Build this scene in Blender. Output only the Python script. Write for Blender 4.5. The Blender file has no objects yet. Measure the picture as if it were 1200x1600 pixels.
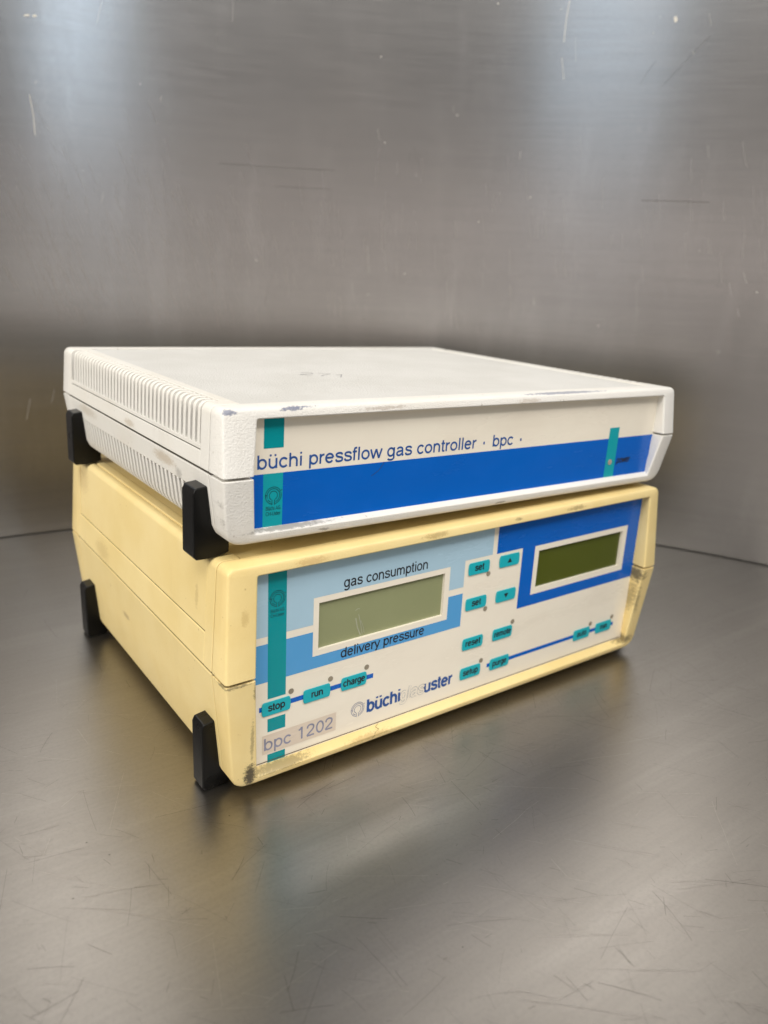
import bpy, bmesh, math, random
from mathutils import Vector, Matrix

scene = bpy.context.scene
C = scene.collection
random.seed(7)
MM = 0.001
Z0 = 10.5            # height (mm) of the bench in the measuring frame of the two cases

# ------------------------------------------------------------------ camera
cam_d = bpy.data.cameras.new('camera')
cam = bpy.data.objects.new('camera', cam_d)
C.objects.link(cam)
c_loc = Vector((-0.23801, -0.23879, 0.21588 - Z0 * MM))
c_r = Vector((0.81134434, -0.58256269, 0.04838462)).normalized()
c_u = Vector((0.13594877, 0.26854126, 0.95362651)).normalized()
c_b = c_r.cross(c_u)
cam.matrix_world = Matrix(((c_r.x, c_u.x, c_b.x, c_loc.x), (c_r.y, c_u.y, c_b.y, c_loc.y),
                           (c_r.z, c_u.z, c_b.z, c_loc.z), (0, 0, 0, 1)))
cam_d.sensor_fit = 'HORIZONTAL'
cam_d.sensor_width = 36
cam_d.lens = 36 * 1218.4 / 1200
cam_d.clip_start = 0.01
cam_d.clip_end = 50
cam_d.dof.use_dof = True
cam_d.dof.focus_distance = (Vector((-0.075, 0.004, 0.09)) - c_loc).dot(-c_b)
cam_d.dof.aperture_fstop = 13
scene.camera = cam

# ------------------------------------------------------------------ light
world = bpy.data.worlds.new('World')
scene.world = world
world.use_nodes = True
bg = world.node_tree.nodes['Background']
bg.inputs[0].default_value = (1.0, 0.98, 0.96, 1)
bg.inputs[1].default_value = 0.09


def area(name, loc, target, sx, sy, power, col):
    l = bpy.data.lights.new(name, 'AREA')
    l.shape = 'RECTANGLE'; l.size = sx; l.size_y = sy; l.energy = power; l.color = col
    o = bpy.data.objects.new(name, l)
    C.objects.link(o)
    o.location = loc
    o.rotation_euler = (Vector(target) - Vector(loc)).to_track_quat('-Z', 'Y').to_euler()
    return o


area('side_light', (-2.3, -0.1, 1.2), (-0.05, 0.05, 0.1), 0.9, 0.9, 34, (1.0, 0.955, 0.885))
area('ceiling_light', (-0.70, -1.15, 2.05), (0.0, 0.0, 0.1), 2.2, 0.9, 50, (1.0, 0.97, 0.925))
area('window_light', (-1.66, -1.50, 1.26), (0.2, 0.2, 0.3), 0.42, 1.1, 1.7, (0.66, 0.83, 1.0))
area('narrow_window_light', (-0.20, -2.2, 1.20), (-0.07, 0.3, 0.3), 0.17, 1.1, 1.7, (0.64, 0.82, 1.0))
area('tube_light', (1.10, -1.38, 1.80), (0.0, 0.0, 0.1), 0.30, 0.16, 16.0, (1.0, 0.93, 0.87))
area('room_light', (-2.2, -2.9, 0.34), (0, 0.1, 0.3), 6.4, 0.5, 12.0, (1.0, 0.87, 0.785))

scene.view_settings.view_transform = 'Standard'
scene.view_settings.look = 'None'
scene.view_settings.exposure = 0.08
scene.view_settings.gamma = 1.0
scene.view_settings.use_curve_mapping = False
scene.render.engine = 'CYCLES'
scene.cycles.max_bounces = 8
scene.cycles.use_denoising = True


# ------------------------------------------------------------------ node helpers
def new_mat(name):
    m = bpy.data.materials.new(name)
    m.use_nodes = True
    nt = m.node_tree
    return m, nt, nt.nodes['Principled BSDF']


def nd(nt, typ, **kw):
    n = nt.nodes.new(typ)
    for k, v in kw.items():
        if k.startswith('i_'):
            n.inputs[k[2:].replace('_', ' ')].default_value = v
        else:
            setattr(n, k, v)
    return n


def math_n(nt, op, a, b=None, c=None, clamp=False):
    n = nt.nodes.new('ShaderNodeMath'); n.operation = op; n.use_clamp = clamp
    for i, v in enumerate((a, b, c)):
        if v is None: continue
        if isinstance(v, (int, float)): n.inputs[i].default_value = v
        else: nt.links.new(v, n.inputs[i])
    return n.outputs[0]


def mix_col(nt, fac, a, b):
    n = nt.nodes.new('ShaderNodeMix'); n.data_type = 'RGBA'
    if isinstance(fac, (int, float)): n.inputs[0].default_value = fac
    else: nt.links.new(fac, n.inputs[0])
    for s, v in ((6, a), (7, b)):
        if isinstance(v, tuple): n.inputs[s].default_value = (*v[:3], 1)
        else: nt.links.new(v, n.inputs[s])
    return n.outputs[2]


def ramp(nt, val, lo, hi, a=0.0, b=1.0):
    n = nt.nodes.new('ShaderNodeMapRange'); n.clamp = True; n.interpolation_type = 'SMOOTHSTEP'
    nt.links.new(val, n.inputs[0])
    n.inputs[1].default_value = lo; n.inputs[2].default_value = hi
    n.inputs[3].default_value = a; n.inputs[4].default_value = b
    return n.outputs[0]


def obj_co(nt):
    return nt.nodes.new('ShaderNodeTexCoord').outputs['Object']


def scaled(nt, vec, s, rot=(0, 0, 0), loc=(0, 0, 0)):
    n = nt.nodes.new('ShaderNodeMapping')
    nt.links.new(vec, n.inputs[0])
    n.inputs['Scale'].default_value = s; n.inputs['Rotation'].default_value = rot; n.inputs['Location'].default_value = loc
    return n.outputs[0]


def noise(nt, vec, scale, detail=3, rough=0.5, dist=0.0):
    n = nt.nodes.new('ShaderNodeTexNoise')
    nt.links.new(vec, n.inputs['Vector'])
    n.inputs['Scale'].default_value = scale; n.inputs['Detail'].default_value = detail
    n.inputs['Roughness'].default_value = rough; n.inputs['Distortion'].default_value = dist
    return n.outputs[0]


def blob(nt, co, c, r, nz, sharp=False, amp=1.3):
    """soft ragged patch at c (mm, case frame) with radii r (mm)"""
    s = tuple(1000.0 / v for v in r)
    l = tuple(-c[i] * MM * s[i] for i in range(3))
    v = scaled(nt, co, s, loc=l)
    n = nt.nodes.new('ShaderNodeVectorMath'); n.operation = 'LENGTH'
    nt.links.new(v, n.inputs[0])
    d = math_n(nt, 'ADD', n.outputs['Value'], math_n(nt, 'MULTIPLY', math_n(nt, 'SUBTRACT', nz, 0.5), amp * 2))
    return ramp(nt, d, 1.0, 0.8, 0, 1) if sharp else ramp(nt, d, 1.05, 0.45, 0, 1)


def plastic(name, base, tint, rough=0.5, grain=1400, bump=0.25, dirt=0.25, dirt_col=(0.25, 0.19, 0.1), blobs=(), speck=0.5):
    m, nt, p = new_mat(name)
    co = obj_co(nt)
    big = noise(nt, co, 28, 4, 0.6)
    col = mix_col(nt, ramp(nt, big, 0.35, 0.7), base, tint)
    smear = noise(nt, scaled(nt, co, (60, 60, 9)), 1.0, 5, 0.65)
    col = mix_col(nt, ramp(nt, smear, 0.58, 0.85, 0, dirt), col, dirt_col)
    spk = noise(nt, co, 330, 2, 0.6)
    col = mix_col(nt, ramp(nt, spk, 0.72, 0.78, 0, speck), col, dirt_col)
    if blobs:
        rag = noise(nt, scaled(nt, co, (1, 1, 1.6)), 520, 6, 0.85)
        for c, r, bc, st in blobs:
            b = blob(nt, co, c, r, rag, bc == CHIP)
            col = mix_col(nt, math_n(nt, 'MULTIPLY', b, st), col, bc)
    nt.links.new(col, p.inputs['Base Color'])
    g = noise(nt, co, grain, 2, 0.5)
    g2 = noise(nt, co, 90, 3, 0.5)
    nt.links.new(math_n(nt, 'ADD', rough - 0.08, math_n(nt, 'MULTIPLY', g2, 0.16)), p.inputs['Roughness'])
    bp = nd(nt, 'ShaderNodeBump'); bp.inputs['Strength'].default_value = bump; bp.inputs['Distance'].default_value = 0.0004
    nt.links.new(g, bp.inputs['Height'])
    nt.links.new(bp.outputs[0], p.inputs['Normal'])
    return m


def printed(name, col, rough=0.42, smudge=0.10, dark=(0.2, 0.17, 0.12), spec=0.4):
    m, nt, p = new_mat(name)
    co = obj_co(nt)
    a = noise(nt, scaled(nt, co, (14, 30, 60), rot=(0, 0.25, 0)), 1.0, 5, 0.65)
    c = mix_col(nt, ramp(nt, a, 0.45, 0.8, 0, smudge), col, dark)
    b = noise(nt, co, 60, 4, 0.6)
    c = mix_col(nt, ramp(nt, b, 0.4, 0.75, 0, 0.10), c, tuple(min(1, v * 1.25 + 0.02) for v in col))
    nt.links.new(c, p.inputs['Base Color'])
    nt.links.new(ramp(nt, a, 0.3, 0.8, rough - 0.08, rough + 0.12), p.inputs['Roughness'])
    p.inputs['Specular IOR Level'].default_value = spec
    f = noise(nt, co, 900, 2, 0.5)
    bp = nd(nt, 'ShaderNodeBump'); bp.inputs['Strength'].default_value = 0.03; bp.inputs['Distance'].default_value = 0.0003
    nt.links.new(f, bp.inputs['Height']); nt.links.new(bp.outputs[0], p.inputs['Normal'])
    return m


def steel(name, tangent, streak_scale, rough=0.3, base=(0.50, 0.485, 0.465), aniso=0.5, streak_rot=0.0, bump=0.05, diag_scale=(60, 60, 7), diag_rot=(0, -0.3, 0)):
    m, nt, p = new_mat(name)
    co = obj_co(nt)
    p.inputs['Metallic'].default_value = 1.0
    cl = noise(nt, co, 3.2, 5, 0.6)
    fine = noise(nt, scaled(nt, co, streak_scale, rot=(0, streak_rot, 0)), 1.0, 4, 0.6)
    fine2 = noise(nt, scaled(nt, co, tuple(v * 3.1 for v in streak_scale), rot=(0, streak_rot * 0.4, 0)), 1.0, 3, 0.6)
    c = mix_col(nt, ramp(nt, cl, 0.3, 0.75), base, tuple(v * f for v, f in zip(base, (0.86, 0.84, 0.82))))
    c = mix_col(nt, ramp(nt, fine, 0.35, 0.75, 0, 0.24), c, tuple(v * 0.72 for v in base))
    diag = noise(nt, scaled(nt, co, diag_scale, rot=diag_rot), 1.0, 4, 0.6)
    c = mix_col(nt, ramp(nt, diag, 0.45, 0.8, 0, 0.24), c, tuple(min(1, v * 1.35) for v in base))
    grain = noise(nt, co, 650, 3, 0.7)
    c = mix_col(nt, ramp(nt, grain, 0.4, 0.75, 0, 0.30), c, tuple(v * 0.7 for v in base))
    nt.links.new(c, p.inputs['Base Color'])
    r = math_n(nt, 'ADD', rough - 0.10, math_n(nt, 'ADD', math_n(nt, 'MULTIPLY', cl, 0.10), math_n(nt, 'MULTIPLY', fine2, 0.05)))
    nt.links.new(r, p.inputs['Roughness'])
    p.inputs['Anisotropic'].default_value = aniso
    t = nd(nt, 'ShaderNodeCombineXYZ')
    for i in range(3): t.inputs[i].default_value = tangent[i]
    nt.links.new(t.outputs[0], p.inputs['Tangent'])
    h = math_n(nt, 'ADD', math_n(nt, 'ADD', fine, math_n(nt, 'MULTIPLY', grain, 0.8)), math_n(nt, 'MULTIPLY', fine2, 0.6))
    bp = nd(nt, 'ShaderNodeBump'); bp.inputs['Strength'].default_value = bump; bp.inputs['Distance'].default_value = 0.001
    nt.links.new(h, bp.inputs['Height'])
    wav = noise(nt, co, 5.0, 2, 0.4)
    bp2 = nd(nt, 'ShaderNodeBump'); bp2.inputs['Strength'].default_value = 0.4; bp2.inputs['Distance'].default_value = 0.002
    nt.links.new(wav, bp2.inputs['Height']); nt.links.new(bp.outputs[0], bp2.inputs['Normal'])
    nt.links.new(bp2.outputs[0], p.inputs['Normal'])
    return m


def flat(name, col, rough=0.5, metal=0.0, spec=0.5):
    m, nt, p = new_mat(name)
    co = obj_co(nt)
    n = noise(nt, co, 300, 3, 0.6)
    nt.links.new(mix_col(nt, ramp(nt, n, 0.35, 0.7), col, tuple(v * 0.8 for v in col)), p.inputs['Base Color'])
    p.inputs['Roughness'].default_value = rough; p.inputs['Metallic'].default_value = metal
    p.inputs['Specular IOR Level'].default_value = spec
    return m


CHIP = (0.17, 0.19, 0.27)
GRIME = (0.05, 0.04, 0.025)
M = {}
M['white'] = plastic('white_paint', (0.81, 0.79, 0.735), (0.78, 0.745, 0.67), 0.48, 1500, 0.4, 0.25, (0.30, 0.25, 0.18), blobs=[((-129, 60, 137), (3, 14, 3), (0.45, 0.34, 0.2), 0.5), ((-129, 45, 134), (3, 4, 3), GRIME, 0.35), ((-128, 70, 122), (3, 22, 7), (0.3, 0.26, 0.2), 0.45), ((-129, 165, 138), (3, 18, 3), (0.4, 0.32, 0.2), 0.35), ((-130, 100, 144), (3, 8, 2), (0.35, 0.25, 0.12), 0.4)])
M['white_bezel'] = plastic('white_bezel_paint', (0.81, 0.79, 0.74), (0.79, 0.76, 0.695), 0.5, 1500, 0.7, 0.12, (0.3, 0.25, 0.18), blobs=[
    ((-126.0, 4, 164.6), (3.4, 4, 1.2), CHIP, 0.85), ((-101, 4, 164.9), (5.5, 3, 1.1), CHIP, 0.9), ((-94, 4, 165.3), (8, 2.5, 0.6), CHIP, 0.7),
    ((45, 6.3, 165.6), (27, 3, 0.55), CHIP, 0.7), ((-60, 3, 163.3), (14, 6, 1.0), (0.35, 0.27, 0.2), 0.5), ((20, 3, 163), (10, 6, 1.4), (0.4, 0.3, 0.2), 0.4),
    ((-100, 6, 119.6), (22, 9, 0.9), GRIME, 0.55), ((-128, 5, 124), (1.2, 9, 3), GRIME, 0.45), ((-128.5, 5, 131), (0.8, 9, 2), GRIME, 0.45),
    ((10, 4, 116.5), (4, 6, 0.7), GRIME, 0.6), ((-85, 4, 116.8), (3, 6, 0.8), GRIME, 0.5)])
M['plate'] = plastic('top_plate_paint', (0.70, 0.69, 0.655), (0.65, 0.64, 0.60), 0.5, 1100, 1.0, 0.08, (0.35, 0.32, 0.28))
M['slot'] = flat('dark_slot_shade', (0.05, 0.048, 0.045), 0.7)
M['cream'] = plastic('aged_cream_plastic', (0.85, 0.685, 0.335), (0.81, 0.635, 0.28), 0.46, 1100, 0.16, 0.22, (0.40, 0.27, 0.10), blobs=[
    ((-129, 150, 70), (3, 14, 6), (0.5, 0.36, 0.15), 0.35), ((-128, 185, 100), (4, 12, 9), (0.55, 0.40, 0.18), 0.4),
    ((-129, 120, 45), (3, 6, 2), (0.3, 0.2, 0.1), 0.5), ((-128, 30, 90), (3, 2, 6), (0.4, 0.28, 0.12), 0.3)])
M['cream_bezel'] = plastic('aged_cream_bezel', (0.85, 0.68, 0.325), (0.81, 0.625, 0.27), 0.44, 1000, 0.22, 0.18, (0.40, 0.26, 0.10), blobs=[
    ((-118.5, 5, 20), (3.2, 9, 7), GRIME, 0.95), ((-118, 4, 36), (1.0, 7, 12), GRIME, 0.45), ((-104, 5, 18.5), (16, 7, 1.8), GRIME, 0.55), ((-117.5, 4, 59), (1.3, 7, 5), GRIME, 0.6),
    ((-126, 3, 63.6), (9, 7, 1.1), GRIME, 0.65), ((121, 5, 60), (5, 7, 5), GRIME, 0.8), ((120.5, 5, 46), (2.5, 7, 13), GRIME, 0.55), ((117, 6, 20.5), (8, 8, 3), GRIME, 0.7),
    ((-60, 4, 17.5), (14, 6, 1.3), (0.4, 0.25, 0.08), 0.5), ((-30, 5, 107.5), (9, 7, 1.6), (0.3, 0.2, 0.07), 0.5), ((60, 5, 107.5), (8, 7, 1.4), (0.25, 0.18, 0.07), 0.6),
    ((-92, 4, 107), (9, 6, 2), (0.55, 0.35, 0.14), 0.5), ((20, 5, 107.5), (3, 5, 1.0), GRIME, 0.5), ((-121, 3, 90), (2, 6, 4), (0.5, 0.34, 0.12), 0.4)])
M['core'] = flat('dark_seam_fill', (0.05, 0.042, 0.03), 0.8)
M['rubber'] = plastic('black_foot_plastic', (0.0015, 0.0015, 0.0015), (0.003, 0.003, 0.003), 0.30, 700, 0.08, 0.05, (0.06, 0.06, 0.06), speck=0.1)
M['rubber'].node_tree.nodes['Principled BSDF'].inputs['Specular IOR Level'].default_value = 0.28
M['panel'] = printed('panel_cream', (0.86, 0.795, 0.67), 0.24, 0.16, (0.45, 0.38, 0.28))
M['blue'] = printed('panel_blue', (0.0, 0.115, 0.52), 0.24, 0.16, (0.0, 0.05, 0.25))
M['teal'] = printed('panel_teal', (0.0, 0.285, 0.32), 0.24, 0.06, (0.0, 0.15, 0.16))
M['teal_light'] = printed('panel_teal_light', (0.0, 0.34, 0.39), 0.40, 0.05, (0.0, 0.2, 0.2))
M['light_blue'] = printed('panel_light_blue', (0.40, 0.58, 0.70), 0.24, 0.06, (0.3, 0.4, 0.5))
M['mid_blue'] = printed('panel_mid_blue', (0.09, 0.34, 0.66), 0.24, 0.05, (0.05, 0.2, 0.4))
M['button'] = printed('button_teal', (0.008, 0.41, 0.48), 0.38, 0.08, (0.0, 0.2, 0.2))
M['ink'] = flat('black_ink', (0.012, 0.012, 0.016), 0.5)
M['ink_blue'] = flat('blue_ink', (0.012, 0.085, 0.33), 0.5)
M['ink_grey'] = flat('grey_ink', (0.27, 0.28, 0.38), 0.5)
M['ink_pale'] = flat('pale_grey_ink', (0.45, 0.44, 0.43), 0.5)
M['ink_teal'] = flat('dark_teal_ink', (0.0, 0.07, 0.08), 0.5)
M['tape'] = printed('label_tape', (0.70, 0.60, 0.49), 0.3, 0.06, (0.4, 0.33, 0.25))
M['lamp'] = flat('unlit_lamp_grey', (0.30, 0.26, 0.19), 0.4)
M['lamp_pink'] = flat('unlit_lamp_pink', (0.45, 0.36, 0.30), 0.3)
M['lcd'] = printed('lcd_olive', (0.275, 0.295, 0.155), 0.13, 0.08, (0.15, 0.16, 0.07), spec=0.5)
M['lcd_dark'] = printed('lcd_dark_olive', (0.078, 0.094, 0.010), 0.14, 0.06, (0.03, 0.04, 0.005), spec=0.4)
M['pencil'] = flat('pencil_grey', (0.36, 0.35, 0.36), 0.6)
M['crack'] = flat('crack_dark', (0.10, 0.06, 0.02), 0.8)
M['hair'] = flat('hair_dark', (0.02, 0.03, 0.08), 0.6)
M['floor'] = steel('brushed_steel_bench', (0, 1, 0), (6, 420, 6), 0.37, (0.36, 0.342, 0.318), 0.0, bump=0.008, diag_scale=(5, 60, 5), diag_rot=(0, 0, 0.5))
M['wall'] = steel('brushed_steel_wall', (0, 0, 1), (9, 9, 260), 0.25, (0.46, 0.452, 0.446), 0.75, 0.0, bump=0.006, diag_scale=(45, 45, 9), diag_rot=(0, -0.35, 0))
M['scr_dark'] = flat('scratch_dark', (0.15, 0.14, 0.128), 0.45, 0.9)
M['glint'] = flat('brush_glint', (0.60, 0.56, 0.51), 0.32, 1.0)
M['scr_light'] = flat('scratch_light', (0.50, 0.47, 0.43), 0.45, 0.9)
M['fleck'] = flat('pale_fleck', (0.7, 0.66, 0.58), 0.6)


# ------------------------------------------------------------------ mesh helpers (millimetres in, metres out)
def link(name, verts, faces, mat, parent=None, bevel=0.0, smooth=True, seg=2, angle=32):
    me = bpy.data.meshes.new(name)
    me.from_pydata([(x * MM, y * MM, z * MM) for x, y, z in verts], [], faces)
    bm = bmesh.new(); bm.from_mesh(me)
    bmesh.ops.recalc_face_normals(bm, faces=bm.faces)
    bm.to_mesh(me); bm.free()
    if smooth:
        for p in me.polygons: p.use_smooth = True
        me.set_sharp_from_angle(angle=math.radians(angle))
    me.materials.append(mat)
    o = bpy.data.objects.new(name, me)
    C.objects.link(o)
    if parent: o.parent = parent
    if bevel:
        b = o.modifiers.new('bevel', 'BEVEL')
        b.width = bevel * MM; b.segments = seg; b.limit_method = 'ANGLE'; b.angle_limit = math.radians(40)
        b.harden_normals = True
    return o


class Geo:
    def __init__(s): s.v = []; s.f = []
    def add(s, v, f):
        n = len(s.v); s.v += v; s.f += [tuple(i + n for i in q) for q in f]
    def box(s, x0, x1, y0, y1, z0, z1):
        s.add([(x, y, z) for x in (x0, x1) for y in (y0, y1) for z in (z0, z1)],
              [(0, 1, 3, 2), (4, 6, 7, 5), (0, 4, 5, 1), (2, 3, 7, 6), (0, 2, 6, 4), (1, 5, 7, 3)])
    def prism(s, poly, y0, y1):
        """closed polygon of (x, z) extruded along y"""
        n = len(poly)
        s.add([(x, y0, z) for x, z in poly] + [(x, y1, z) for x, z in poly],
              [tuple(range(n)), tuple(range(2 * n - 1, n - 1, -1))] + [(i, (i + 1) % n, (i + 1) % n + n, i + n) for i in range(n)])
    def strip(s, a, b, y0, y1):
        """solid between two open polylines a and b of equal length in (x, z), extruded along y"""
        n = len(a)
        v = [(x, y0, z) for x, z in a] + [(x, y0, z) for x, z in b] + [(x, y1, z) for x, z in a] + [(x, y1, z) for x, z in b]
        f = []
        for i in range(n - 1):
            f += [(i, i + 1, n + i + 1, n + i), (2 * n + i, 3 * n + i, 3 * n + i + 1, 2 * n + i + 1),
                  (i, 2 * n + i, 2 * n + i + 1, i + 1), (n + i, n + i + 1, 3 * n + i + 1, 3 * n + i)]
        f += [(0, n, 3 * n, 2 * n), (n - 1, 3 * n - 1, 4 * n - 1, 2 * n - 1)]
        s.add(v, f)


def arc(cx, cz, rx, rz, a0, a1, n):
    return [(cx + rx * math.cos(math.radians(a0 + (a1 - a0) * i / n)), cz + rz * math.sin(math.radians(a0 + (a1 - a0) * i / n))) for i in range(n + 1)]


def offset(path, d):
    """offset an open polyline to its right-hand side by d"""
    out = []
    for i in range(len(path)):
        a = path[max(0, i - 1)]; b = path[min(len(path) - 1, i + 1)]
        n1 = []
        for p, q in ((a, path[i]), (path[i], b)):
            dx, dz = q[0] - p[0], q[1] - p[1]; l = math.hypot(dx, dz)
            if l > 1e-9: n1.append((dz / l, -dx / l))
        nx = sum(v[0] for v in n1); nz = sum(v[1] for v in n1); l = math.hypot(nx, nz)
        nx, nz = nx / l, nz / l
        k = d / max(0.72, nx * n1[0][0] + nz * n1[0][1])
        out.append((path[i][0] + nx * k, path[i][1] + nz * k))
    return out


def ribbon_geo(g, pts, w, fn, stag):
    """flat ribbon along pts (2-D), fn maps (a, b, lift) to 3-D"""
    if len(pts) < 2: return
    l = offset(pts, w / 2); r = offset(pts, -w / 2)
    n = len(pts)
    g.add([fn(a, b, stag) for a, b in l] + [fn(a, b, stag) for a, b in r],
          [(i, i + 1, n + i + 1, n + i) for i in range(n - 1)])


def smooth_path(p, k=4):
    out = []
    for i in range(len(p) - 1):
        p0 = p[max(0, i - 1)]; p1 = p[i]; p2 = p[i + 1]; p3 = p[min(len(p) - 1, i + 2)]
        for j in range(k):
            t = j / k
            out.append(tuple(0.5 * (2 * p1[c] + (p2[c] - p0[c]) * t + (2 * p0[c] - 5 * p1[c] + 4 * p2[c] - p3[c]) * t * t + (3 * p1[c] - p0[c] - 3 * p2[c] + p3[c]) * t ** 3) for c in range(2)))
    out.append(p[-1])
    return out


# ------------------------------------------------------------------ a plain grotesque alphabet drawn with strokes
def ell(cx, cy, rx, ry, a0=0, a1=360, n=None):
    return arc(cx, cy, rx, ry, a0, a1, n or max(6, int(abs(a1 - a0) / 15)))


ARCH = ell(.275, .30, .175, .185, 180, 0)
GL = {
    'o': (.556, [ell(.278, .26, .2, .225)]),
    'b': (.556, [[(.1, 0), (.1, .72)], ell(.295, .26, .19, .225)]),
    'd': (.556, [[(.456, 0), (.456, .72)], ell(.261, .26, .19, .225)]),
    'p': (.556, [[(.1, -.2), (.1, .52)], ell(.295, .26, .19, .225)]),
    'c': (.5, [ell(.27, .26, .195, .225, 38, 322)]),
    'e': (.556, [[(.085, .275), (.475, .275)], ell(.275, .26, .2, .225, 4, 322)]),
    'g': (.556, [ell(.26, .265, .185, .22), [(.455, .52), (.455, -.05)] + ell(.262, -.05, .193, .125, -8, -155)]),
    'a': (.556, [ell(.262, .36, .165, .125, 165, 0) + [(.427, .1), (.445, .045), (.5, .035)],
                 smooth_path([(.427, .30), (.3, .275), (.15, .25), (.09, .165), (.12, .07), (.22, .035), (.34, .08), (.427, .17)])]),
    'h': (.556, [[(.1, 0), (.1, .72)], ARCH + [(.45, 0)]]),
    'n': (.556, [[(.1, 0), (.1, .52)], ARCH + [(.45, 0)]]),
    'm': (.833, [[(.1, 0), (.1, .52)], ell(.25, .31, .15, .175, 180, 0) + [(.40, 0)], ell(.565, .31, .15, .175, 180, 0) + [(.715, 0)]]),
    'u': (.556, [[(.1, .52), (.1, .22)] + ell(.275, .22, .175, .185, 190, 350), [(.45, .52), (.45, 0)]]),
    'i': (.222, [[(.11, 0), (.11, .52)], [(.11, .625), (.11, .72)]]),
    'l': (.222, [[(.11, 0), (.11, .72)]]),
    'r': (.333, [[(.1, 0), (.1, .52)], ell(.30, .27, .2, .205, 175, 85)]),
    's': (.5, [smooth_path([(.42, .38), (.385, .455), (.26, .485), (.13, .455), (.095, .385), (.14, .31), (.26, .27), (.39, .235), (.44, .145), (.39, .06), (.26, .035), (.12, .06), (.075, .155)], 3)]),
    't': (.278, [[(.13, .67), (.13, .1)] + [(.15, .05), (.2, .038), (.26, .04)], [(.02, .48), (.26, .48)]]),
    'f': (.278, [[(.12, 0), (.12, .58), (.14, .655), (.2, .685), (.265, .68)], [(.02, .48), (.26, .48)]]),
    'w': (.722, [[(.03, .52), (.195, .0)], [(.195, .0), (.36, .51)], [(.36, .51), (.527, .0)], [(.527, .0), (.69, .52)]]),
    'v': (.5, [[(.03, .52), (.25, .0)], [(.25, .0), (.47, .52)]]),
    'y': (.5, [[(.03, .52), (.25, .02)], [(.47, .52), (.25, .02), (.19, -.13), (.07, -.165)]]),
    '0': (.556, [ell(.278, .355, .195, .325)]),
    '1': (.556, [[(.12, .56), (.22, .59), (.29, .71)], [(.31, .72), (.31, 0)]]),
    '2': (.556, [smooth_path([(.08, .49), (.11, .62), (.2, .675), (.3, .68), (.42, .62), (.45, .51), (.4, .38), (.25, .24), (.11, .12), (.07, .04)], 3), [(.06, .04), (.48, .04)]]),
    '7': (.556, [[(.06, .68), (.48, .68), (.3, .36), (.22, 0)]]),
    'A': (.667, [[(.03, 0), (.33, .7), (.64, 0)], [(.14, .24), (.53, .24)]]),
    'B': (.667, [[(.1, 0), (.1, .72)], [(.1, .68), (.35, .68)] + ell(.36, .53, .17, .15, 80, -80) + [(.1, .38)], [(.36, .38)] + ell(.37, .21, .2, .17, 80, -80) + [(.1, .04)]]),
    'C': (.722, [ell(.38, .36, .3, .325, 40, 320)]),
    'G': (.778, [ell(.39, .36, .3, .325, 42, 345), [(.42, .34), (.69, .34), (.69, .02)]]),
    'H': (.722, [[(.1, 0), (.1, .72)], [(.62, 0), (.62, .72)], [(.1, .37), (.62, .37)]]),
    'U': (.722, [[(.1, .72), (.1, .26)] + ell(.36, .26, .26, .225, 190, 350) + [(.62, .72)]]),
    '-': (.333, [[(.04, .26), (.29, .26)]]),
    '.': (.278, [[(.139, 0), (.139, .1)]]),
    '·': (.278, [[(.08, .27), (.2, .27)]]),
    ' ': (.278, []),
}
GL['ü'] = (.556, GL['u'][1] + [[(.155, .625), (.155, .72)], [(.395, .625), (.395, .72)]])


def text_geo(s, x0, x1, z, cap, wt=0.085, fn=None, shear=0.0, lift0=0.0):
    """text from x0 to x1 on baseline z; cap = ascender height; wt = stroke weight in em"""
    g = Geo()
    em = cap / .72
    adv = sum(GL[c][0] for c in s) * em
    kx = (x1 - x0) / adv if x1 is not None else 1.0
    px = 0.0; k = 0
    for c in s:
        for st in GL[c][1]:
            p = [(x0 + (px + (q[0] + shear * q[1]) * em) * kx, z + q[1] * em) for q in st]
            ww = wt * em * (1.25 if c in '·' else 1) * (0.5 + 0.5 * min(kx, 1.2))
            ribbon_geo(g, p, ww, fn, lift0 + 0.004 * (k % 9)); k += 1
        px += GL[c][0] * em
    return g


def on_plane(y):
    return lambda a, b, lift: (a, y - lift, b)


def lettering(s, x0, x1, z, cap, mat, parent, y, wt=0.085, shear=0.0, name='lettering', lift0=0.0):
    g = text_geo(s, x0, x1, z, cap, wt, on_plane(y), shear, lift0)
    return link(name, g.v, g.f, mat, parent, smooth=False)


def sheet_geo(rects, holes, y):
    """flat sheet: union of rectangles (x0,x1,z0,z1) minus holes, as non-overlapping cells"""
    xs = sorted({v for r in rects + holes for v in r[:2]}); zs = sorted({v for r in rects + holes for v in r[2:]})
    g = Geo()
    ins = lambda L, x, z: any(r[0] < x < r[1] and r[2] < z < r[3] for r in L)
    for i in range(len(xs) - 1):
        for j in range(len(zs) - 1):
            mx, mz = (xs[i] + xs[i + 1]) / 2, (zs[j] + zs[j + 1]) / 2
            if ins(rects, mx, mz) and not ins(holes, mx, mz):
                g.add([(xs[i], y, zs[j]), (xs[i + 1], y, zs[j]), (xs[i + 1], y, zs[j + 1]), (xs[i], y, zs[j + 1])], [(0, 1, 2, 3)])
    return g


def sheet(name, rects, mat, parent, y, holes=()):
    g = sheet_geo(list(rects), list(holes), y)
    return link(name, g.v, g.f, mat, parent, smooth=False)


def disc(name, x, z, r, mat, parent, y, h=0.25):
    g = Geo(); g.prism(ell(x, z, r, r, 0, 360, 20)[:-1], y - h, y)
    return link(name, g.v, g.f, mat, parent, bevel=0.08)


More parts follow.
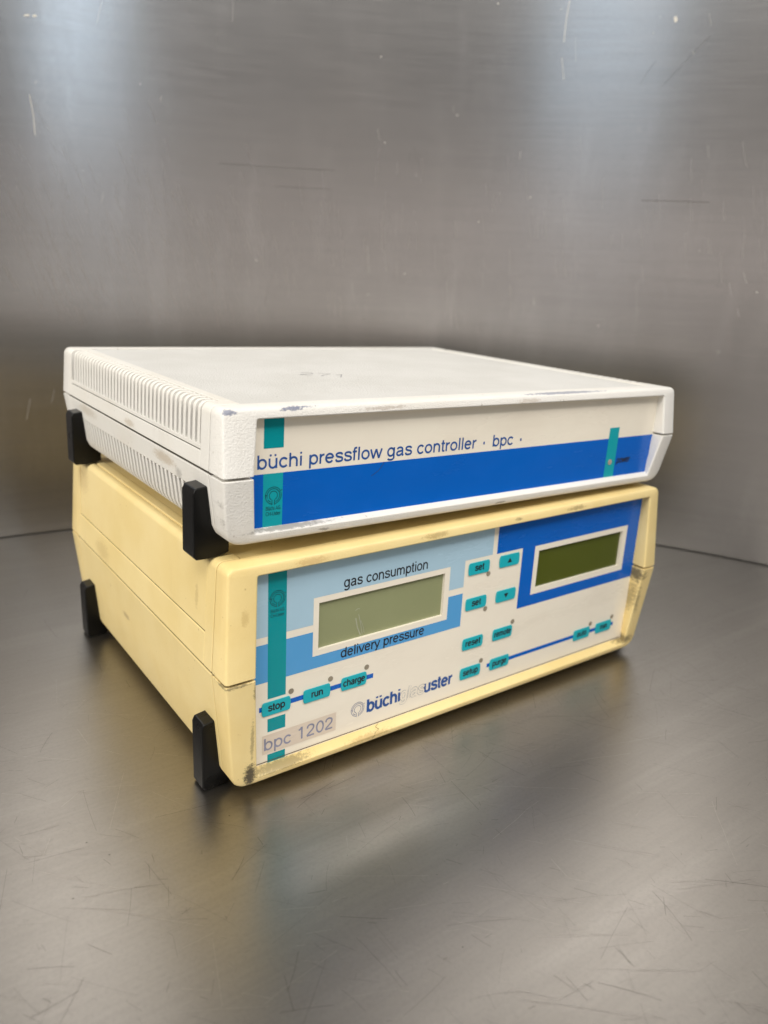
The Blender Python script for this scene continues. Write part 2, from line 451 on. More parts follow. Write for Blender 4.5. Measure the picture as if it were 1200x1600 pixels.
def emblem(parent, x, z, R, y, mat, w):
    """ring emblem: three open rings around a round centre with a stem below"""
    g = Geo(); fn = on_plane(y); k = 0
    for p in (ell(x, z, R, R, 35, 262), ell(x, z, R, R, 280, 380), ell(x, z, R * .80, R * .80, -68, 200), ell(x, z, R * .80, R * .80, 212, 248),
              ell(x, z, R * .52, R * .52, -62, 242), [(x - R * .16, z - R * .48), (x - R * .16, z - R * 1.1)], [(x + R * .16, z - R * .48), (x + R * .16, z - R * 1.1)],
              [(x + R * .7, z + R * .4), (x + R * 1.1, z + R * .6)], [(x - R * .76, z + R * .05), (x - R * 1.05, z + R * .12)]):
        ribbon_geo(g, p, w, fn, 0.004 * k); k += 1
    return link('emblem', g.v, g.f, mat, parent, smooth=False)


# ------------------------------------------------------------------ the steel bench and wall
def structure(o, label):
    o['kind'] = 'structure'; o['label'] = label
    return o


g = Geo()
g.add([(-1100, -330, 0), (1000, -330, 0), (1000, 420, 0), (-1100, 420, 0)], [(0, 1, 2, 3)])
floor = structure(link('bench_floor', g.v, g.f, M['floor'], smooth=False), 'scratched brushed stainless steel bench surface under the cases')

# wall: one sheet of steel bent to a wide curve
wc = Vector((-155.0, -171.0)); WR = 540.0
def wall_pt(a, off=0.0):
    r = WR - off
    return Vector((wc.x + r * math.cos(math.radians(a)), wc.y + r * math.sin(math.radians(a))))
path = [wall_pt(100) + Vector((-math.sin(math.radians(100)), math.cos(math.radians(100)))) * 600] + [wall_pt(100 - 2 * i) for i in range(51)]
path += [wall_pt(0) + Vector((0, -1)) * 600]
rows = [(-6, .5), (-.6, .5), (0, 1.0), (0, 2.6), (0, 30), (0, 120), (0, 250), (0, 600)]
pl = [(p.x, p.y) for p in path]
offs = {o: offset(pl, o) for o in {r[0] for r in rows}}
verts = [(offs[o][i][0], offs[o][i][1], z) for o, z in rows for i in range(len(pl))]
n = len(pl)
faces = [(r * n + i, r * n + i + 1, (r + 1) * n + i + 1, (r + 1) * n + i) for r in range(len(rows) - 1) for i in range(n - 1)]
wall = structure(link('steel_wall', verts, faces, M['wall'], angle=20), 'curved brushed stainless steel wall behind the two cases')


def bench_scratches():
    rnd = random.Random(11)
    dark, light = Geo(), Geo()
    fn = lambda a, b, lift: (a, b, 0.03 + lift)
    cl = [(rnd.uniform(-260, 200), rnd.uniform(-200, 120)) for _ in range(26)]
    for i in range(2400):
        q = rnd.choice(cl)
        x, y = (rnd.gauss(q[0], 38), rnd.gauss(q[1], 32)) if rnd.random() < .65 else (rnd.uniform(-330, 330), rnd.uniform(-235, 250))
        L = rnd.choice((2, 3, 5, 8, 12, 22)) * rnd.uniform(0.6, 1.3)
        a = rnd.gauss(1.9, 0.75) if rnd.random() < 0.7 else rnd.uniform(0, math.pi)
        bend = rnd.gauss(0, 0.14)
        pts = []
        px, py = x, y
        for k in range(7):
            pts.append((px, py)); t = a + bend * (k / 6 - .5)
            px += math.cos(t) * L / 6; py += math.sin(t) * L / 6
        ribbon_geo(dark, pts, rnd.choice((0.04, 0.05, 0.07, 0.11)), fn, 0.002 * (i % 10))
    for i in range(700):
        x = rnd.uniform(-330, 330); y = rnd.uniform(-235, 150)
        L = rnd.choice((4, 8, 14, 30)) * rnd.uniform(0.6, 1.3)
        a = rnd.gauss(-0.55, 0.22) if rnd.random() < 0.75 else rnd.uniform(0, math.pi)
        pts = [(x + math.cos(a) * L * k / 4, y + math.sin(a) * L * k / 4 + rnd.gauss(0, L * .006)) for k in range(5)]
        ribbon_geo(light, pts, rnd.choice((0.06, 0.08, 0.11)), fn, 0.03 + 0.002 * (i % 10))
    for i in range(60):
        x = rnd.uniform(-300, 300); y = rnd.uniform(-235, 200); r = rnd.uniform(.15, .4)
        (dark if rnd.random() < .6 else light).add([(x + r * math.cos(t), y + r * math.sin(t) * .7, 0.09) for t in (0, 1.2, 2.5, 3.8, 5)], [(0, 1, 2, 3, 4)])
    for g_, m_, nm in ((dark, 'scr_dark', 'dark_scratches'), (light, 'scr_light', 'bright_scratches')):
        o = link(nm, g_.v, g_.f, M[m_], floor, smooth=False); o['kind'] = 'stuff'


bench_scratches()


def wall_marks():
    """dents, scratches and painted glints on the wall, placed along it by distance from the corner"""
    rnd = random.Random(5)
    dark, light = Geo(), Geo()
    def fn(a, b, lift): p = wall_pt(a, 0.15 + lift); return (p.x, p.y, b)
    def fpx(x, y):   # picture position on the wall -> angle and height on the curved sheet
        d = (-c_b * 1218.4 + c_r * (x - 600) + c_u * (800 - y)); o = c_loc * 1000
        ox, oy = o.x - wc.x, o.y - wc.y
        A = d.x ** 2 + d.y ** 2; B = 2 * (d.x * ox + d.y * oy); K = ox * ox + oy * oy - WR * WR
        t = (-B + math.sqrt(B * B - 4 * A * K)) / (2 * A); p = o + d * t
        return math.degrees(math.atan2(p.y - wc.y, p.x - wc.x)), p.z
    def mark(g_, pts, w, lift=0.0):
        q = [fpx(*p) for p in pts]; k = math.radians(1) * WR
        def f2(a, b, l): return fn(a / k, b, l)
        ribbon_geo(g_, [(a * k, b) for a, b in q], w, f2, lift)
    mark(dark, [(342, 255), (400, 259), (460, 263), (522, 266)], .2)
    mark(dark, [(430, 291), (480, 294), (516, 296)], .16)
    mark(dark, [(1002, 313), (1050, 314), (1108, 316)], .4)
    mark(light, [(890, 0), (885, 30), (881, 66)], .4)
    mark(light, [(878, 90), (881, 125)], .25)
    mark(light, [(46, 148), (52, 180), (55, 212)], .4)
    mark(dark, [(1110, 55), (1072, 95), (1035, 135)], .16)
    mark(dark, [(1025, 95), (1010, 115), (1000, 132)], .16)
    for i in range(70):
        x = rnd.uniform(0, 1200); y = rnd.uniform(0, 700); L = rnd.choice((3, 6, 14, 30)) * rnd.uniform(.6, 1.4)
        t = math.pi / 2 + (x - 650) / 1200 * -.5 + rnd.gauss(0, .12)
        mark(light if rnd.random() < .6 else dark, [(x, y), (x + L * math.cos(t) * .5, y + L * math.sin(t) * .5), (x + L * math.cos(t), y + L * math.sin(t))], rnd.choice((.07, .1, .14)), .003 * (i % 30))
    glint = Geo()  # pale ribbons that paint light glinting off the brushing
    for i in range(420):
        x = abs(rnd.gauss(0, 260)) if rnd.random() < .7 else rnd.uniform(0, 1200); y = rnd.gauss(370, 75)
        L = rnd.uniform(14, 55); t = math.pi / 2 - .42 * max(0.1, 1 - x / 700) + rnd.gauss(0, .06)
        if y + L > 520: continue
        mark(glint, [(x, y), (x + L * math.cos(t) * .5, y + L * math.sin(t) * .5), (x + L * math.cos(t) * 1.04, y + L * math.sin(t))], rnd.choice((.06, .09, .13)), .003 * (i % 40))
    o = link('painted_glints', glint.v, glint.f, M['glint'], wall, smooth=False); o['kind'] = 'stuff'
    def spot(g_, x, y, rx, ry):
        pts = []
        for t in range(7):
            r_ = rnd.uniform(.7, 1.1); a, b = fpx(x + rx * r_ * math.cos(t * .9), y + ry * r_ * math.sin(t * .9)); pts.append(fn(a, b, .15))
        g_.add(pts, [tuple(range(7))])
    spot(light, 1056, 30, 3.5, 6); spot(light, 42, 24, 6, 2); spot(light, 54, 25, 4, 2)
    for i in range(18): spot(light if rnd.random() < .7 else dark, rnd.uniform(0, 1200), rnd.uniform(0, 520), rnd.uniform(.6, 1.3), rnd.uniform(.6, 1.3))
    for g_, m_, nm in ((dark, 'scr_dark', 'dark_scratches'), (light, 'fleck', 'bright_scratches')):
        o = link(nm, g_.v, g_.f, M[m_], wall, smooth=False); o['kind'] = 'stuff'


wall_marks()

# ------------------------------------------------------------------ the instrument cases
DEPTH = 207.5
SEAM = 12.5


class Case:
    def __init__(s, root, cx, y0, zt, zp, zb, wt, wb, shell, bezel):
        s.root = root; s.cx = cx; s.y0 = y0; s.zt = zt; s.zp = zp; s.zb = zb; s.wt = wt; s.wb = wb; s.shell = shell; s.bezel = bezel
        s.W = 130.0; s.rt = 3.2; s.ty = 3.2; s.by = 4.0
    def top_half(s):
        """left quarter of the upper outline: from the parting line up round the corner to the top"""
        z = s.zt - s.rt
        p = [(-s.W, s.zp + .5), (-(s.W + (s.wt - s.W) * .5), (s.zp + z) / 2), (-s.wt, z)]
        return p + arc(-s.wt + s.rt, z, s.rt, s.rt, 180, 90, 6)[1:]
    def bot_half(s):
        p = [(-s.W, s.zp - .5), (-(s.W * .5 + s.wb * .5), (s.zp + s.zb + 6) / 2), (-s.wb, s.zb + 6)]
        return p + smooth_path([(-s.wb, s.zb + 6), (-s.wb + 1.6, s.zb + 2.6), (-s.wb + 4.5, s.zb + .6), (-s.wb + 8, s.zb)], 3)[1:]
    def mirror(s, p): return [(-x, z) for x, z in reversed(p)]
    def full(s, top):
        h = s.top_half() if top else s.bot_half()
        return h + s.mirror(h)
    def sh(s, p): return [(x + s.cx, z) for x, z in p]
    def yf(s, z):
        return s.ty * (z - s.zp) / (s.zt - s.zp) if z > s.zp else s.by * (s.zp - z) / (s.zp - s.zb)

    def bezel_ring(s, top, xl, xr, zo, name, front=True):
        """one half of the front frame; zo = edge of the opening (top or bottom)"""
        out = s.full(top)
        sign = 1 if top else -1
        inn = []
        m = len(out); hl = m // 2
        zpart = s.zp + .5 * sign
        cr = 0.7
        # inner outline with the same number of points
        left = [(xl, zpart), (xl, (zpart + zo) / 2), (xl, zo - sign * cr)]
        k = hl - 3
        c0 = (xl + cr, zo - sign * cr)
        left += [(c0[0] - cr * math.cos(math.radians(90 * (i + 1) / k)), c0[1] + sign * cr * math.sin(math.radians(90 * (i + 1) / k))) for i in range(k)]
        right = [(xr - (x - xl), z) for x, z in reversed(left)]
        inn = left + right
        # extra points along the long run so the frame follows its slope
        bev = 1.3
        d = 1 if top else -1
        o_in1 = offset(out, bev * .3 * d); o_in2 = offset(out, bev * d)
        i_out = offset(inn, -.5 * d)
        def tap(p):
            q = []
            for x, z in p:
                t = max(0, min(1, (s.zp - z) / (s.zp - zo)))
                q.append((x + (2.3 if x < s.cx else (-.6 if top else -3.2)) * t, z))
            return q
        front_in = tap(inn); i_out = tap(i_out)
        loops = []
        def L(p, f): loops.append([(x, f(z), z) for x, z in p])
        out_s = s.sh(out); L(out_s, lambda z: SEAM)
        L(out_s, lambda z: s.yf(z) + bev)
        L(s.sh(o_in1), lambda z: s.yf(z) + bev * .3)
        L(s.sh(o_in2), lambda z: s.yf(z))
        # keep the parting ends of the offset loops on the parting plane
        for lp in loops[2:]:
            for e in (0, -1): lp[e] = (lp[e][0], lp[e][1], zpart)
        L(i_out, lambda z: s.yf(z)); loops[-1][0] = (i_out[0][0], s.yf(zpart), zpart); loops[-1][-1] = (i_out[-1][0], s.yf(zpart), zpart)
        L(front_in, lambda z: s.yf(z) + .5)
        # the bottom ledge slopes up towards the panel
        zin = 2.2 if not top else 0.0
        L([(x, z + (zin if (not top and abs(z - zo) < 1.0) else 0)) for x, z in inn], lambda z: 9.5)
        L([(x, z + (zin if (not top and abs(z - zo) < 1.0) else 0)) for x, z in inn], lambda z: SEAM)
        if not front: loops = [[(x, DEPTH - y, z) for x, y, z in lp] for lp in loops]
        v = [(x, y + s.y0, z) for lp in loops for x, y, z in lp]
        nl = len(loops); f = []
        for a in range(nl):
            b = (a + 1) % nl
            for i in range(m - 1): f.append((a * m + i, a * m + i + 1, b * m + i + 1, b * m + i))
        f.append(tuple(a * m for a in range(nl))); f.append(tuple(a * m + m - 1 for a in reversed(range(nl))))
        return link(name, v, f, s.bezel, s.root, bevel=0.35, angle=40)

    def seg(s, g, poly, y0, y1): g.prism(s.sh(poly), y0 + s.y0, y1 + s.y0)


YA, YB = 20.5, 190.5
PITCH = 4.47


def build_case(cs, z_rec_top, rec_d, ribs, z_rec_bot, opening, panel_z):
    root = cs.root
    # --- upper shell: recessed flanks between the two solid ends
    h = cs.top_half()
    xr = -122.0
    def flank(z_from, d):
        """outer outline of the flank above z_from, going up and over to x = xr"""
        p = [q for q in h if q[1] > z_from]
        w0 = cs.W + (cs.wt - cs.W) * (z_from - cs.zp) / (cs.zt - cs.rt - cs.zp)
        p = [(-w0, z_from)] + p + [(xr, cs.zt)]
        return p if d == 0 else offset(p, d)
    plate_z = cs.zt - .9
    top_mid = [(-117.6, cs.zt), (-117.6, plate_z)]
    solid = [q for q in h] + top_mid
    rec = flank(z_rec_top, rec_d)
    rec = [(rec[0][0], z_rec_top)] + rec[1:-1] + [(xr, rec[-1][1])]
    hollow = [h[0], (flank(z_rec_top, 0)[0])] + rec + [(xr + .01, cs.zt)] + top_mid
    g = Geo()
    for poly, a, b in ((solid, SEAM + .55, YA), (hollow, YA, YB), (solid, YB, DEPTH - SEAM - .55)):
        cs.seg(g, poly + cs.mirror(poly), a, b)
    upper = link('upper_shell', g.v, g.f, cs.shell, root, bevel=0.35)
    g = Geo(); g.box(-117.2 + cs.cx, 117.2 + cs.cx, SEAM + .6 + cs.y0, DEPTH - SEAM - .6 + cs.y0, plate_z - .3, cs.zt - .42)
    plate = link('top_plate', g.v, g.f, M['plate'] if ribs else cs.shell, root, bevel=0.3)
    # --- lower shell
    hb = cs.bot_half()
    g = Geo()
    if z_rec_bot:
        t = (cs.zp - .4 - z_rec_bot) / (cs.zp - .4 - (cs.zb + 6))
        w0 = -(cs.W + (cs.wb - cs.W) * t)
        tail = [(w0, z_rec_bot)] + [q for q in hb if q[1] < z_rec_bot - .5]
        inn = offset(tail, -rec_d)
        inn = [(inn[0][0], z_rec_bot)] + inn[1:]
        hol = [hb[0], (w0, z_rec_bot)] + inn
        for poly, a, b in ((hb, SEAM + .55, YA), (hol, YA, YB), (hb, YB, DEPTH - SEAM - .55)):
            cs.seg(g, poly + cs.mirror(poly), a, b)
    else:
        cs.seg(g, hb + cs.mirror(hb), SEAM + .55, DEPTH - SEAM - .55)
    lower = link('lower_shell', g.v, g.f, cs.shell, root, bevel=0.35)
    # --- dark core put behind the seams to deepen their shade and grime
    g = Geo(); g.box(cs.cx - 122, cs.cx + 122, cs.y0 + 10.5, cs.y0 + DEPTH - 10.5, cs.zp - 12, cs.zp + 12)
    g.box(cs.cx - 129.3, cs.cx + 129.3, cs.y0 + 11.6, cs.y0 + DEPTH - 11.6, cs.zp - 1, cs.zp + 1)
    for sd in (-1, 1):
        w1 = cs.W + (cs.wt - cs.W) * (z_rec_top - cs.zp) / (cs.zt - cs.rt - cs.zp)
        xa, xb = sorted((cs.cx + sd * (w1 - .55), cs.cx + sd * (w1 - 2.2)))
        g.box(xa, xb, YA + cs.y0 + .1, YB + cs.y0 - .1, z_rec_top + .05, z_rec_top + .55)
    p = offset(hb, -.7); q = offset(h, .7)
    ring = q + cs.mirror(q) + list(reversed(p + cs.mirror(p)))
    cs.seg(g, ring, SEAM - 1.0, SEAM + 1.0)
    cs.seg(g, ring, DEPTH - SEAM - 1.0, DEPTH - SEAM + 1.0)
    link('seam_darkener', g.v, g.f, M['core'], root, smooth=False)
    # --- flank ribs or the plain inset
    out = flank(z_rec_top + (2.0 if ribs else .45), 0.0 if ribs else .25); inn = flank(z_rec_top + (2.0 if ribs else .45), rec_d + .4)
    out[-1] = (xr - .9, out[-1][1]); inn[-1] = (xr - .9, inn[-1][1])
    for side in (1, -1):
        A = out if side == 1 else [(-x, z) for x, z in out]; B = inn if side == 1 else [(-x, z) for x, z in inn]
        if ribs:
            bk0 = flank(z_rec_top + .2, rec_d - .15); bk1 = flank(z_rec_top + .2, rec_d + .5)
            g = Geo(); g.strip([(x * side + cs.cx, z) for x, z in bk0], [(x * side + cs.cx, z) for x, z in bk1], YA + .2 + cs.y0, YB - .2 + cs.y0)
            link('slot_shade', g.v, g.f, M['slot'], upper, smooth=False)  # dark sheet standing in for the shade inside the open slots
            if z_rec_bot:
                g = Geo(); b0 = offset(tail, -(rec_d - .15)); b1 = offset(tail, -(rec_d + .5))
                g.strip([(x * side + cs.cx, z) for x, z in b0], [(x * side + cs.cx, z) for x, z in b1], YA + .2 + cs.y0, YB - .2 + cs.y0)
                link('slot_shade', g.v, g.f, M['slot'], lower, smooth=False)
            # lower frame of the grille
            g = Geo(); w = out[0][0]; poly = [(w, z_rec_top + .5), (w, z_rec_top + 2.2), (w + rec_d + .3, z_rec_top + 2.2), (w + rec_d + .3, z_rec_top + .5)]
            g.prism([(x * side + cs.cx, z) for x, z in poly], YA + .3 + cs.y0, YB - .3 + cs.y0)
            link('vent_rail', g.v, g.f, cs.shell, root, bevel=0.2)
            g = Geo(); g.strip([(x + cs.cx, z) for x, z in A], [(x + cs.cx, z) for x, z in B], 0, 2.1)
            first = None
            nrib = int((YB - YA - 1) / PITCH)
            for k in range(nrib):
                if first is None: o = first = link('vent_rib', g.v, g.f, cs.shell, upper, bevel=0.3)
                else:
                    o = first.copy(); C.objects.link(o); o.parent = upper
                o.location.y = (YA + 1.2 + PITCH * k + cs.y0) * MM
            if z_rec_bot:
                tail2 = [(w0, z_rec_bot - .0)] + tail[1:]
                A2 = [(x * side + cs.cx, z) for x, z in tail2]; B2 = [(x * side + cs.cx, z) for x, z in offset(tail2, -(rec_d + .4))]
                g = Geo(); g.strip(A2, B2, 0, 2.1)
                first = None
                for k in range(nrib):
                    if first is None: o = first = link('vent_rib', g.v, g.f, cs.shell, lower, bevel=0.3)
                    else:
                        o = first.copy(); C.objects.link(o); o.parent = lower
                    o.location.y = (YA + 1.2 + PITCH * k + cs.y0) * MM
        else:
            g = Geo(); g.strip([(x + cs.cx, z) for x, z in A], [(x + cs.cx, z) for x, z in B], YA + .4 + cs.y0, YB - .4 + cs.y0)
            link('side_inset', g.v, g.f, cs.shell, upper, bevel=0.4)
    # --- frames front and rear
    xl, xr_, zo0, zo1 = opening
    cs.bezel_ring(True, xl, xr_, zo1, 'front_bezel'); cs.bezel_ring(False, xl, xr_, zo0, 'front_bezel')
    cs.bezel_ring(True, xl, xr_, zo1, 'rear_bezel', False); cs.bezel_ring(False, xl, xr_, zo0, 'rear_bezel', False)
    g = Geo(); g.box(xl - 1, xr_ + 1, DEPTH - 10 + cs.y0, DEPTH - 8 + cs.y0, zo0 - 1, zo1 + 1)
    link('rear_panel', g.v, g.f, cs.bezel, root)


def foot(cs, side, y0, y1, z_bot, z_top, out=0.0):
    b = cs.zb
    poly = [(-132.4 - out, z_bot), (-133.6 - out, z_bot + 1.4), (-133.6 - out, z_top - 2.5), (-132.6 - out, z_top - .4), (-127, z_top + .4), (-126, z_top - 3), (-124.5, b + 4), (-120.5, b + .8), (-120.5, z_bot + 1.6), (-123.0, z_bot + .9), (-127.5, z_bot)]
    g = Geo(); g.prism([(x * side + cs.cx, z) for x, z in poly], y0 + cs.y0, y1 + cs.y0)
    return link('foot', g.v, g.f, M['rubber'], cs.root, bevel=0.6, seg=3)


def thing(name, label, cat):
    o = bpy.data.objects.new(name, None); C.objects.link(o)
    o['label'] = label; o['category'] = cat
    o.empty_display_size = 0.05
    return o


def key(root, x, z, s, y, w0=None):
    """membrane key with bowed ends and its print"""
    w, h = 13.2, 6.2
    p = []
    for sx, a in ((1, 0), (-1, 1)):
        side = [(w / 2 - .9, -h / 2), (w / 2 - .35, -h / 2 + .35), (w / 2 - .05, -h / 4), (w / 2, 0), (w / 2 - .05, h / 4), (w / 2 - .35, h / 2 - .35), (w / 2 - .9, h / 2)]
        p += [(x + sx * a_, z + sx * b_) for a_, b_ in side]
    g = Geo(); g.prism(p, y - .45, y)
    o = link('button', g.v, g.f, M['button'], root, bevel=0.18)
    if s in 'UD' and len(s) == 1:
        k = 1 if s == 'U' else -1
        t = Geo(); yy = y - .5
        t.add([(x - 1.5, yy, z - 1.1 * k), (x + 1.5, yy, z - 1.1 * k), (x, yy, z + 1.3 * k)], [(0, 1, 2)])
        link('arrow', t.v, t.f, M['ink'], o, smooth=False)
    else:
        lw = w0 or min(11.4, 1.95 * len(s))
        lettering(s, x - lw / 2, x + lw / 2, z - 1.1, 3.3, M['ink'], o, y - .5, wt=0.14)
    return o


# ---------- lower case: aged cream, two displays and keys
low = thing('gas_controller_base_unit', 'yellowed cream instrument case with two grey-green displays and teal keys, standing on the bench', 'instrument')
low.location = (0, 0, -Z0 * MM)
L = Case(low, 0.0, 0.0, 109.7, 64.4, 14.6, 127.4, 126.2, M['cream'], M['cream_bezel'])
build_case(L, 78.4, 1.0, False, None, (-117.4, 120.2, 18.0, 105.2), None)
for side, zb in ((-1, 10.5), (1, 10.5)):
    for ya, yb in ((15.4, 25.0), (174.5, 184.5)):
        foot(L, -side, ya, yb, zb, 41.5)

PY = 8.0
scr1 = (-85.3, -19.0, 65.2, 86.1); scr2 = (41.7, 106.9, 66.3, 86.4)
g = sheet_geo([(-119, 121.6, 17, 106.5)], [scr1, scr2], PY)
for a, b, c, d in (scr1, scr2):
    for q in ([(a, PY, c), (b, PY, c), (b, PY + 1.6, c), (a, PY + 1.6, c)], [(a, PY, d), (b, PY, d), (b, PY + 1.6, d), (a, PY + 1.6, d)],
              [(a, PY, c), (a, PY, d), (a, PY + 1.6, d), (a, PY + 1.6, c)], [(b, PY, c), (b, PY, d), (b, PY + 1.6, d), (b, PY + 1.6, c)]): g.add(q, [(0, 1, 2, 3)])
panel = link('front_panel', g.v, g.f, M['panel'], low, smooth=False)
holes = [scr1, scr2]
fr1 = (-87.9, -16.0, 62.6, 88.7); fr2 = (38.7, 110.6, 63.3, 89.3)
T1 = (-108.4, -100.2, 49.1, 106)
sheet('colour_field', [(-118.5, -7.2, 77.0, 106), (-8, 9.8, 90.0, 106)], M['light_blue'], panel, PY - .06, [fr1, T1])
sheet('colour_field', [(-118.5, -7.2, 57.0, 73.8)], M['mid_blue'], panel, PY - .06, [fr1, T1])
sheet('colour_field', [(12.6, 30.2, 89.8, 106), (30.0, 121.4, 57.5, 106)], M['blue'], panel, PY - .06, [fr2])
sheet('teal_stripe', [T1], M['teal'], panel, PY - .06)
sheet('teal_stripe', [(-108.4, -100.2, 33.9, 40.0)], M['teal'], panel, PY - .06)
sheet('teal_stripe', [(-108.4, -100.2, 17.2, 23.4)], M['teal'], panel, PY - .06)
sheet('blue_line', [(-112.2, -56.6, 44.1, 46.3)], M['blue'], panel, PY - .10)
sheet('blue_line', [(12.9, 110.0, 29.7, 31.7)], M['blue'], panel, PY - .10)
sheet('name_label', [(-110.8, -75.4, 24.0, 32.8)], M['tape'], panel, PY - .14)
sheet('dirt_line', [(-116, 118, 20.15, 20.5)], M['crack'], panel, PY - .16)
lettering('gas consumption', -73.8, -29.3, 90.4, 4.7, M['ink'], panel, PY - .12, .10)
lettering('delivery pressure', -74.2, -29.0, 58.4, 4.6, M['ink'], panel, PY - .12, .10)
lettering('bpc 1202', -110.4, -76.6, 25.6, 5.7, M['ink_grey'], panel, PY - .18, .095)
lettering('büchi', -59.4, -40.4, 27.4, 6.4, M['ink_blue'], panel, PY - .06, .15)
lettering('glas', -41.0, -26.6, 27.4, 6.4, M['ink_pale'], panel, PY - .04, .17, shear=.12)
lettering('glas', -41.0, -26.6, 27.4, 6.4, M['panel'], panel, PY - .10, .115, shear=.12)
lettering('uster', -27.0, -9.4, 27.4, 6.4, M['ink_blue'], panel, PY - .06, .15)
emblem(panel, -64.1, 30.6, 3.4, PY - .06, M['ink_grey'], .28)
emblem(panel, -104.3, 92.3, 3.3, PY - .12, M['ink_teal'], .24)
lettering('Büchi AG', -107.3, -101.3, 86.6, 1.4, M['ink_teal'], panel, PY - .12, .09)
lettering('CH-Uster', -107.3, -101.3, 84.6, 1.4, M['ink_teal'], panel, PY - .12, .09)
for sc, fr, m in ((scr1, fr1, 'lcd'), (scr2, fr2, 'lcd_dark')):
    g = Geo(); g.box(sc[0] - .5, sc[1] + .5, PY + 1.3, PY + 2.0, sc[2] - .5, sc[3] + .5)
    o = link('display', g.v, g.f, M[m], low, smooth=False)
    o['label'] = 'pale olive display with a small gouge' if m == 'lcd' else 'dark olive display'
    f = sheet('display_frame', [fr], M['panel'], o, PY - .10, [sc])
# small gouge in the left display
g = Geo(); fn = on_plane(PY + 1.25)
for p, w in (([(-63.5, 66.0), (-65.2, 70), (-66.2, 74.5)], .5), ([(-62.6, 66.3), (-63.4, 70.5), (-64.8, 76)], .35), ([(-66.5, 78), (-65.3, 78.6), (-64.3, 78.4)], .3), ([(-61.6, 66.4), (-62.0, 69), (-63.6, 73)], .25)):
    ribbon_geo(g, p, w, fn, 0.002 * len(g.v))
M['gouge'] = flat('lcd_gouge', (0.40, 0.41, 0.30), 0.4)
link('display_gouge', g.v, g.f, M['gouge'], low, smooth=False)
for x, z, s in ((1.6, 85.1, 'set'), (21.2, 85.3, 'U'), (1.5, 67.2, 'set'), (21.0, 67.1, 'D'), (1.6, 46.4, 'reset'), (21.3, 46.6, 'remote'), (1.7, 30.6, 'setup'),
                (21.2, 30.5, 'purge'), (83.0, 30.9, 'auto'), (101.2, 30.9, 'man'), (-104.6, 44.9, 'stop'), (-85.5, 45.1, 'run'), (-66.9, 45.4, 'charge')):
    key(low, x, z, s, PY - .12)
for x, z in ((8.1, 80.7), (8.2, 62.6), (28.0, 51.2), (8.6, 34.8), (89.9, 35.2), (108.2, 35.3), (-97.7, 49.7), (-78.8, 49.9), (-60.3, 50.3)):
    disc('indicator_light', x, z, 1.25, M['lamp'], low, PY - .08, .12)
# crack across the lower lip
g = Geo()
cr = [(-52.6, 7.7, 20.1), (-55.0, 6.4, 19.4), (-54.0, 5.2, 18.7), (-56.5, 4.4, 18.2), (-57.2, 3.75, 17.2), (-58.6, 3.8, 16.0), (-61.0, 4.1, 15.0)]
for i in range(len(cr) - 1):
    a, b = cr[i], cr[i + 1]
    g.add([(a[0] - .13, a[1] - .05, a[2] + .06), (a[0] + .13, a[1] - .05, a[2] + .06), (b[0] + .13, b[1] - .05, b[2] + .06), (b[0] - .13, b[1] - .05, b[2] + .06)], [(0, 1, 2, 3)])
link('crack', g.v, g.f, M['crack'], low, smooth=False)

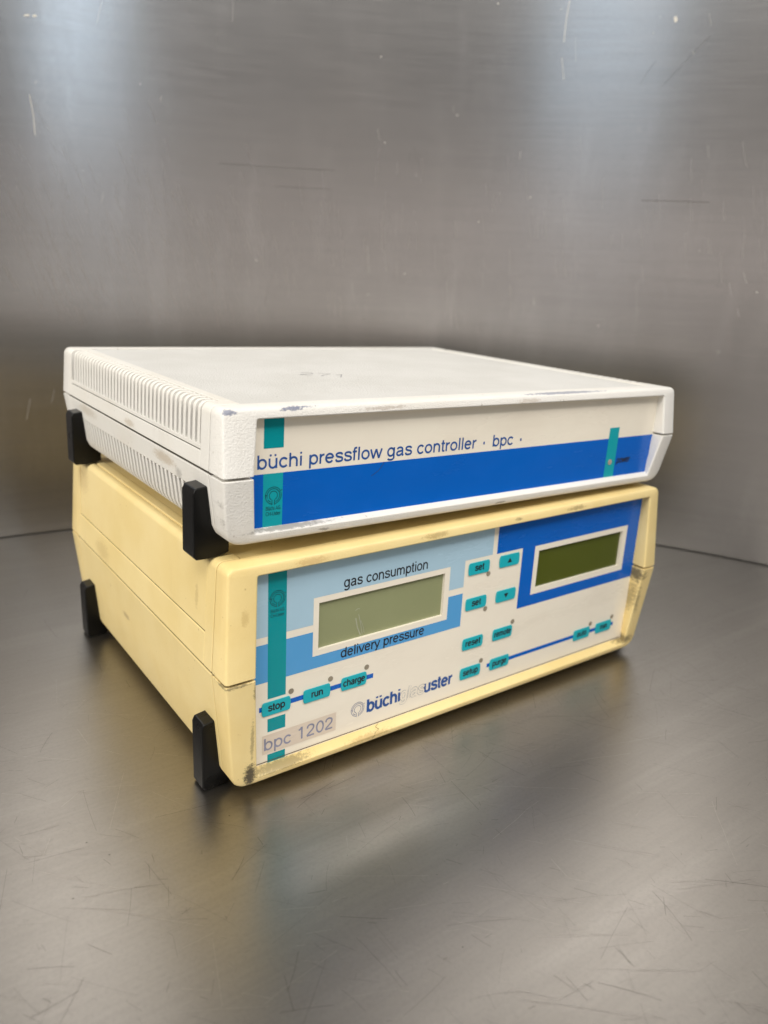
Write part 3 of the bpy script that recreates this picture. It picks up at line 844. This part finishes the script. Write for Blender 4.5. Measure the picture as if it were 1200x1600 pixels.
# ---------- upper case: white, resting on the cream one, leaning a little to its right
upc = thing('gas_controller_top_unit', 'white instrument case with ribbed vents and blue-banded front, stacked on the yellowed case', 'instrument')
piv = Vector((0, .1, .12 - Z0 * MM))
upc.matrix_world = Matrix.Translation(piv) @ Matrix.Rotation(0.01619, 4, 'Y') @ Matrix.Translation(-Vector((0, .1, .12)))
U = Case(upc, 0.9, 2.4, 165.7, 141.2, 115.0, 129.2, 127.6, M['white'], M['white_bezel'])
build_case(U, 147.9, 1.9, True, 132.0, (-117.2, 121.4, 119.0, 161.6), None)
for side, zb in ((1, 107.5), (-1, 111.6)):
    for ya, yb in ((15.2, 26.0), (174.0, 185.0)):
        foot(U, side, ya, yb, zb, 135.5, 1.2)
PU = 2.4 + 6.6
g = sheet_geo([(-119, 123, 118, 163)], [], PU)
upanel = link('front_panel', g.v, g.f, M['panel'], upc, smooth=False)
tl_ = (-110.4, -102.2, 117.6, 140.5); tr_ = (85.1, 92.7, 117.6, 146.0)
sheet('colour_field', [(-118.6, 122.6, 117.4, 140.5)], M['blue'], upanel, PU - .06, [tl_, tr_])
sheet('teal_stripe', [(-110.4, -102.2, 150.0, 162.8)], M['teal'], upanel, PU - .06)
sheet('teal_stripe', [tl_], M['teal_light'], upanel, PU - .06)
sheet('teal_stripe', [tr_], M['teal_light'], upanel, PU - .06)
lettering('büchi pressflow gas controller', -113.3, -6.1, 142.4, 5.3, M['ink_blue'], upanel, PU - .06, .10)
lettering('·', -2.6, -0.5, 142.4, 5.3, M['ink_blue'], upanel, PU - .06, .13)
lettering('bpc', 3.4, 16.7, 142.4, 5.3, M['ink_blue'], upanel, PU - .06, .10)
lettering('·', 20.4, 22.5, 142.4, 5.3, M['ink_blue'], upanel, PU - .06, .13)
emblem(upanel, -106.1, 132.0, 3.3, PU - .12, M['ink_teal'], .26)
lettering('Büchi AG', -109.2, -103.0, 126.4, 1.5, M['ink_teal'], upanel, PU - .12, .1)
lettering('CH-Uster', -109.2, -103.0, 124.3, 1.5, M['ink_teal'], upanel, PU - .12, .1)
lettering('power', 93.8, 104.6, 127.0, 3.4, M['ink'], upanel, PU - .12, .14, shear=.2)
disc('indicator_light', 88.6, 128.0, 1.5, M['lamp_pink'], upc, PU - .08, .15)
g = Geo()
ribbon_geo(g, smooth_path([(-62.0, 135.2), (-58.8, 137.0), (-56.4, 139.6), (-56.0, 140.4)]), .22, on_plane(PU - .10), 0)
link('hair_mark', g.v, g.f, M['hair'], upanel, smooth=False)
# pencilled number on the top
bx = Vector((21, -14.6)).normalized(); by = Vector((14.6, 21)).normalized()
fn = lambda a, b, lift: ((-53 + bx.x * a + by.x * b), (86 + bx.y * a + by.y * b), 165.34 + lift)
g = text_geo('271', 0, 24, 0, 11, .035, fn)
link('pencil_number', g.v, g.f, M['pencil'], upc, smooth=False)
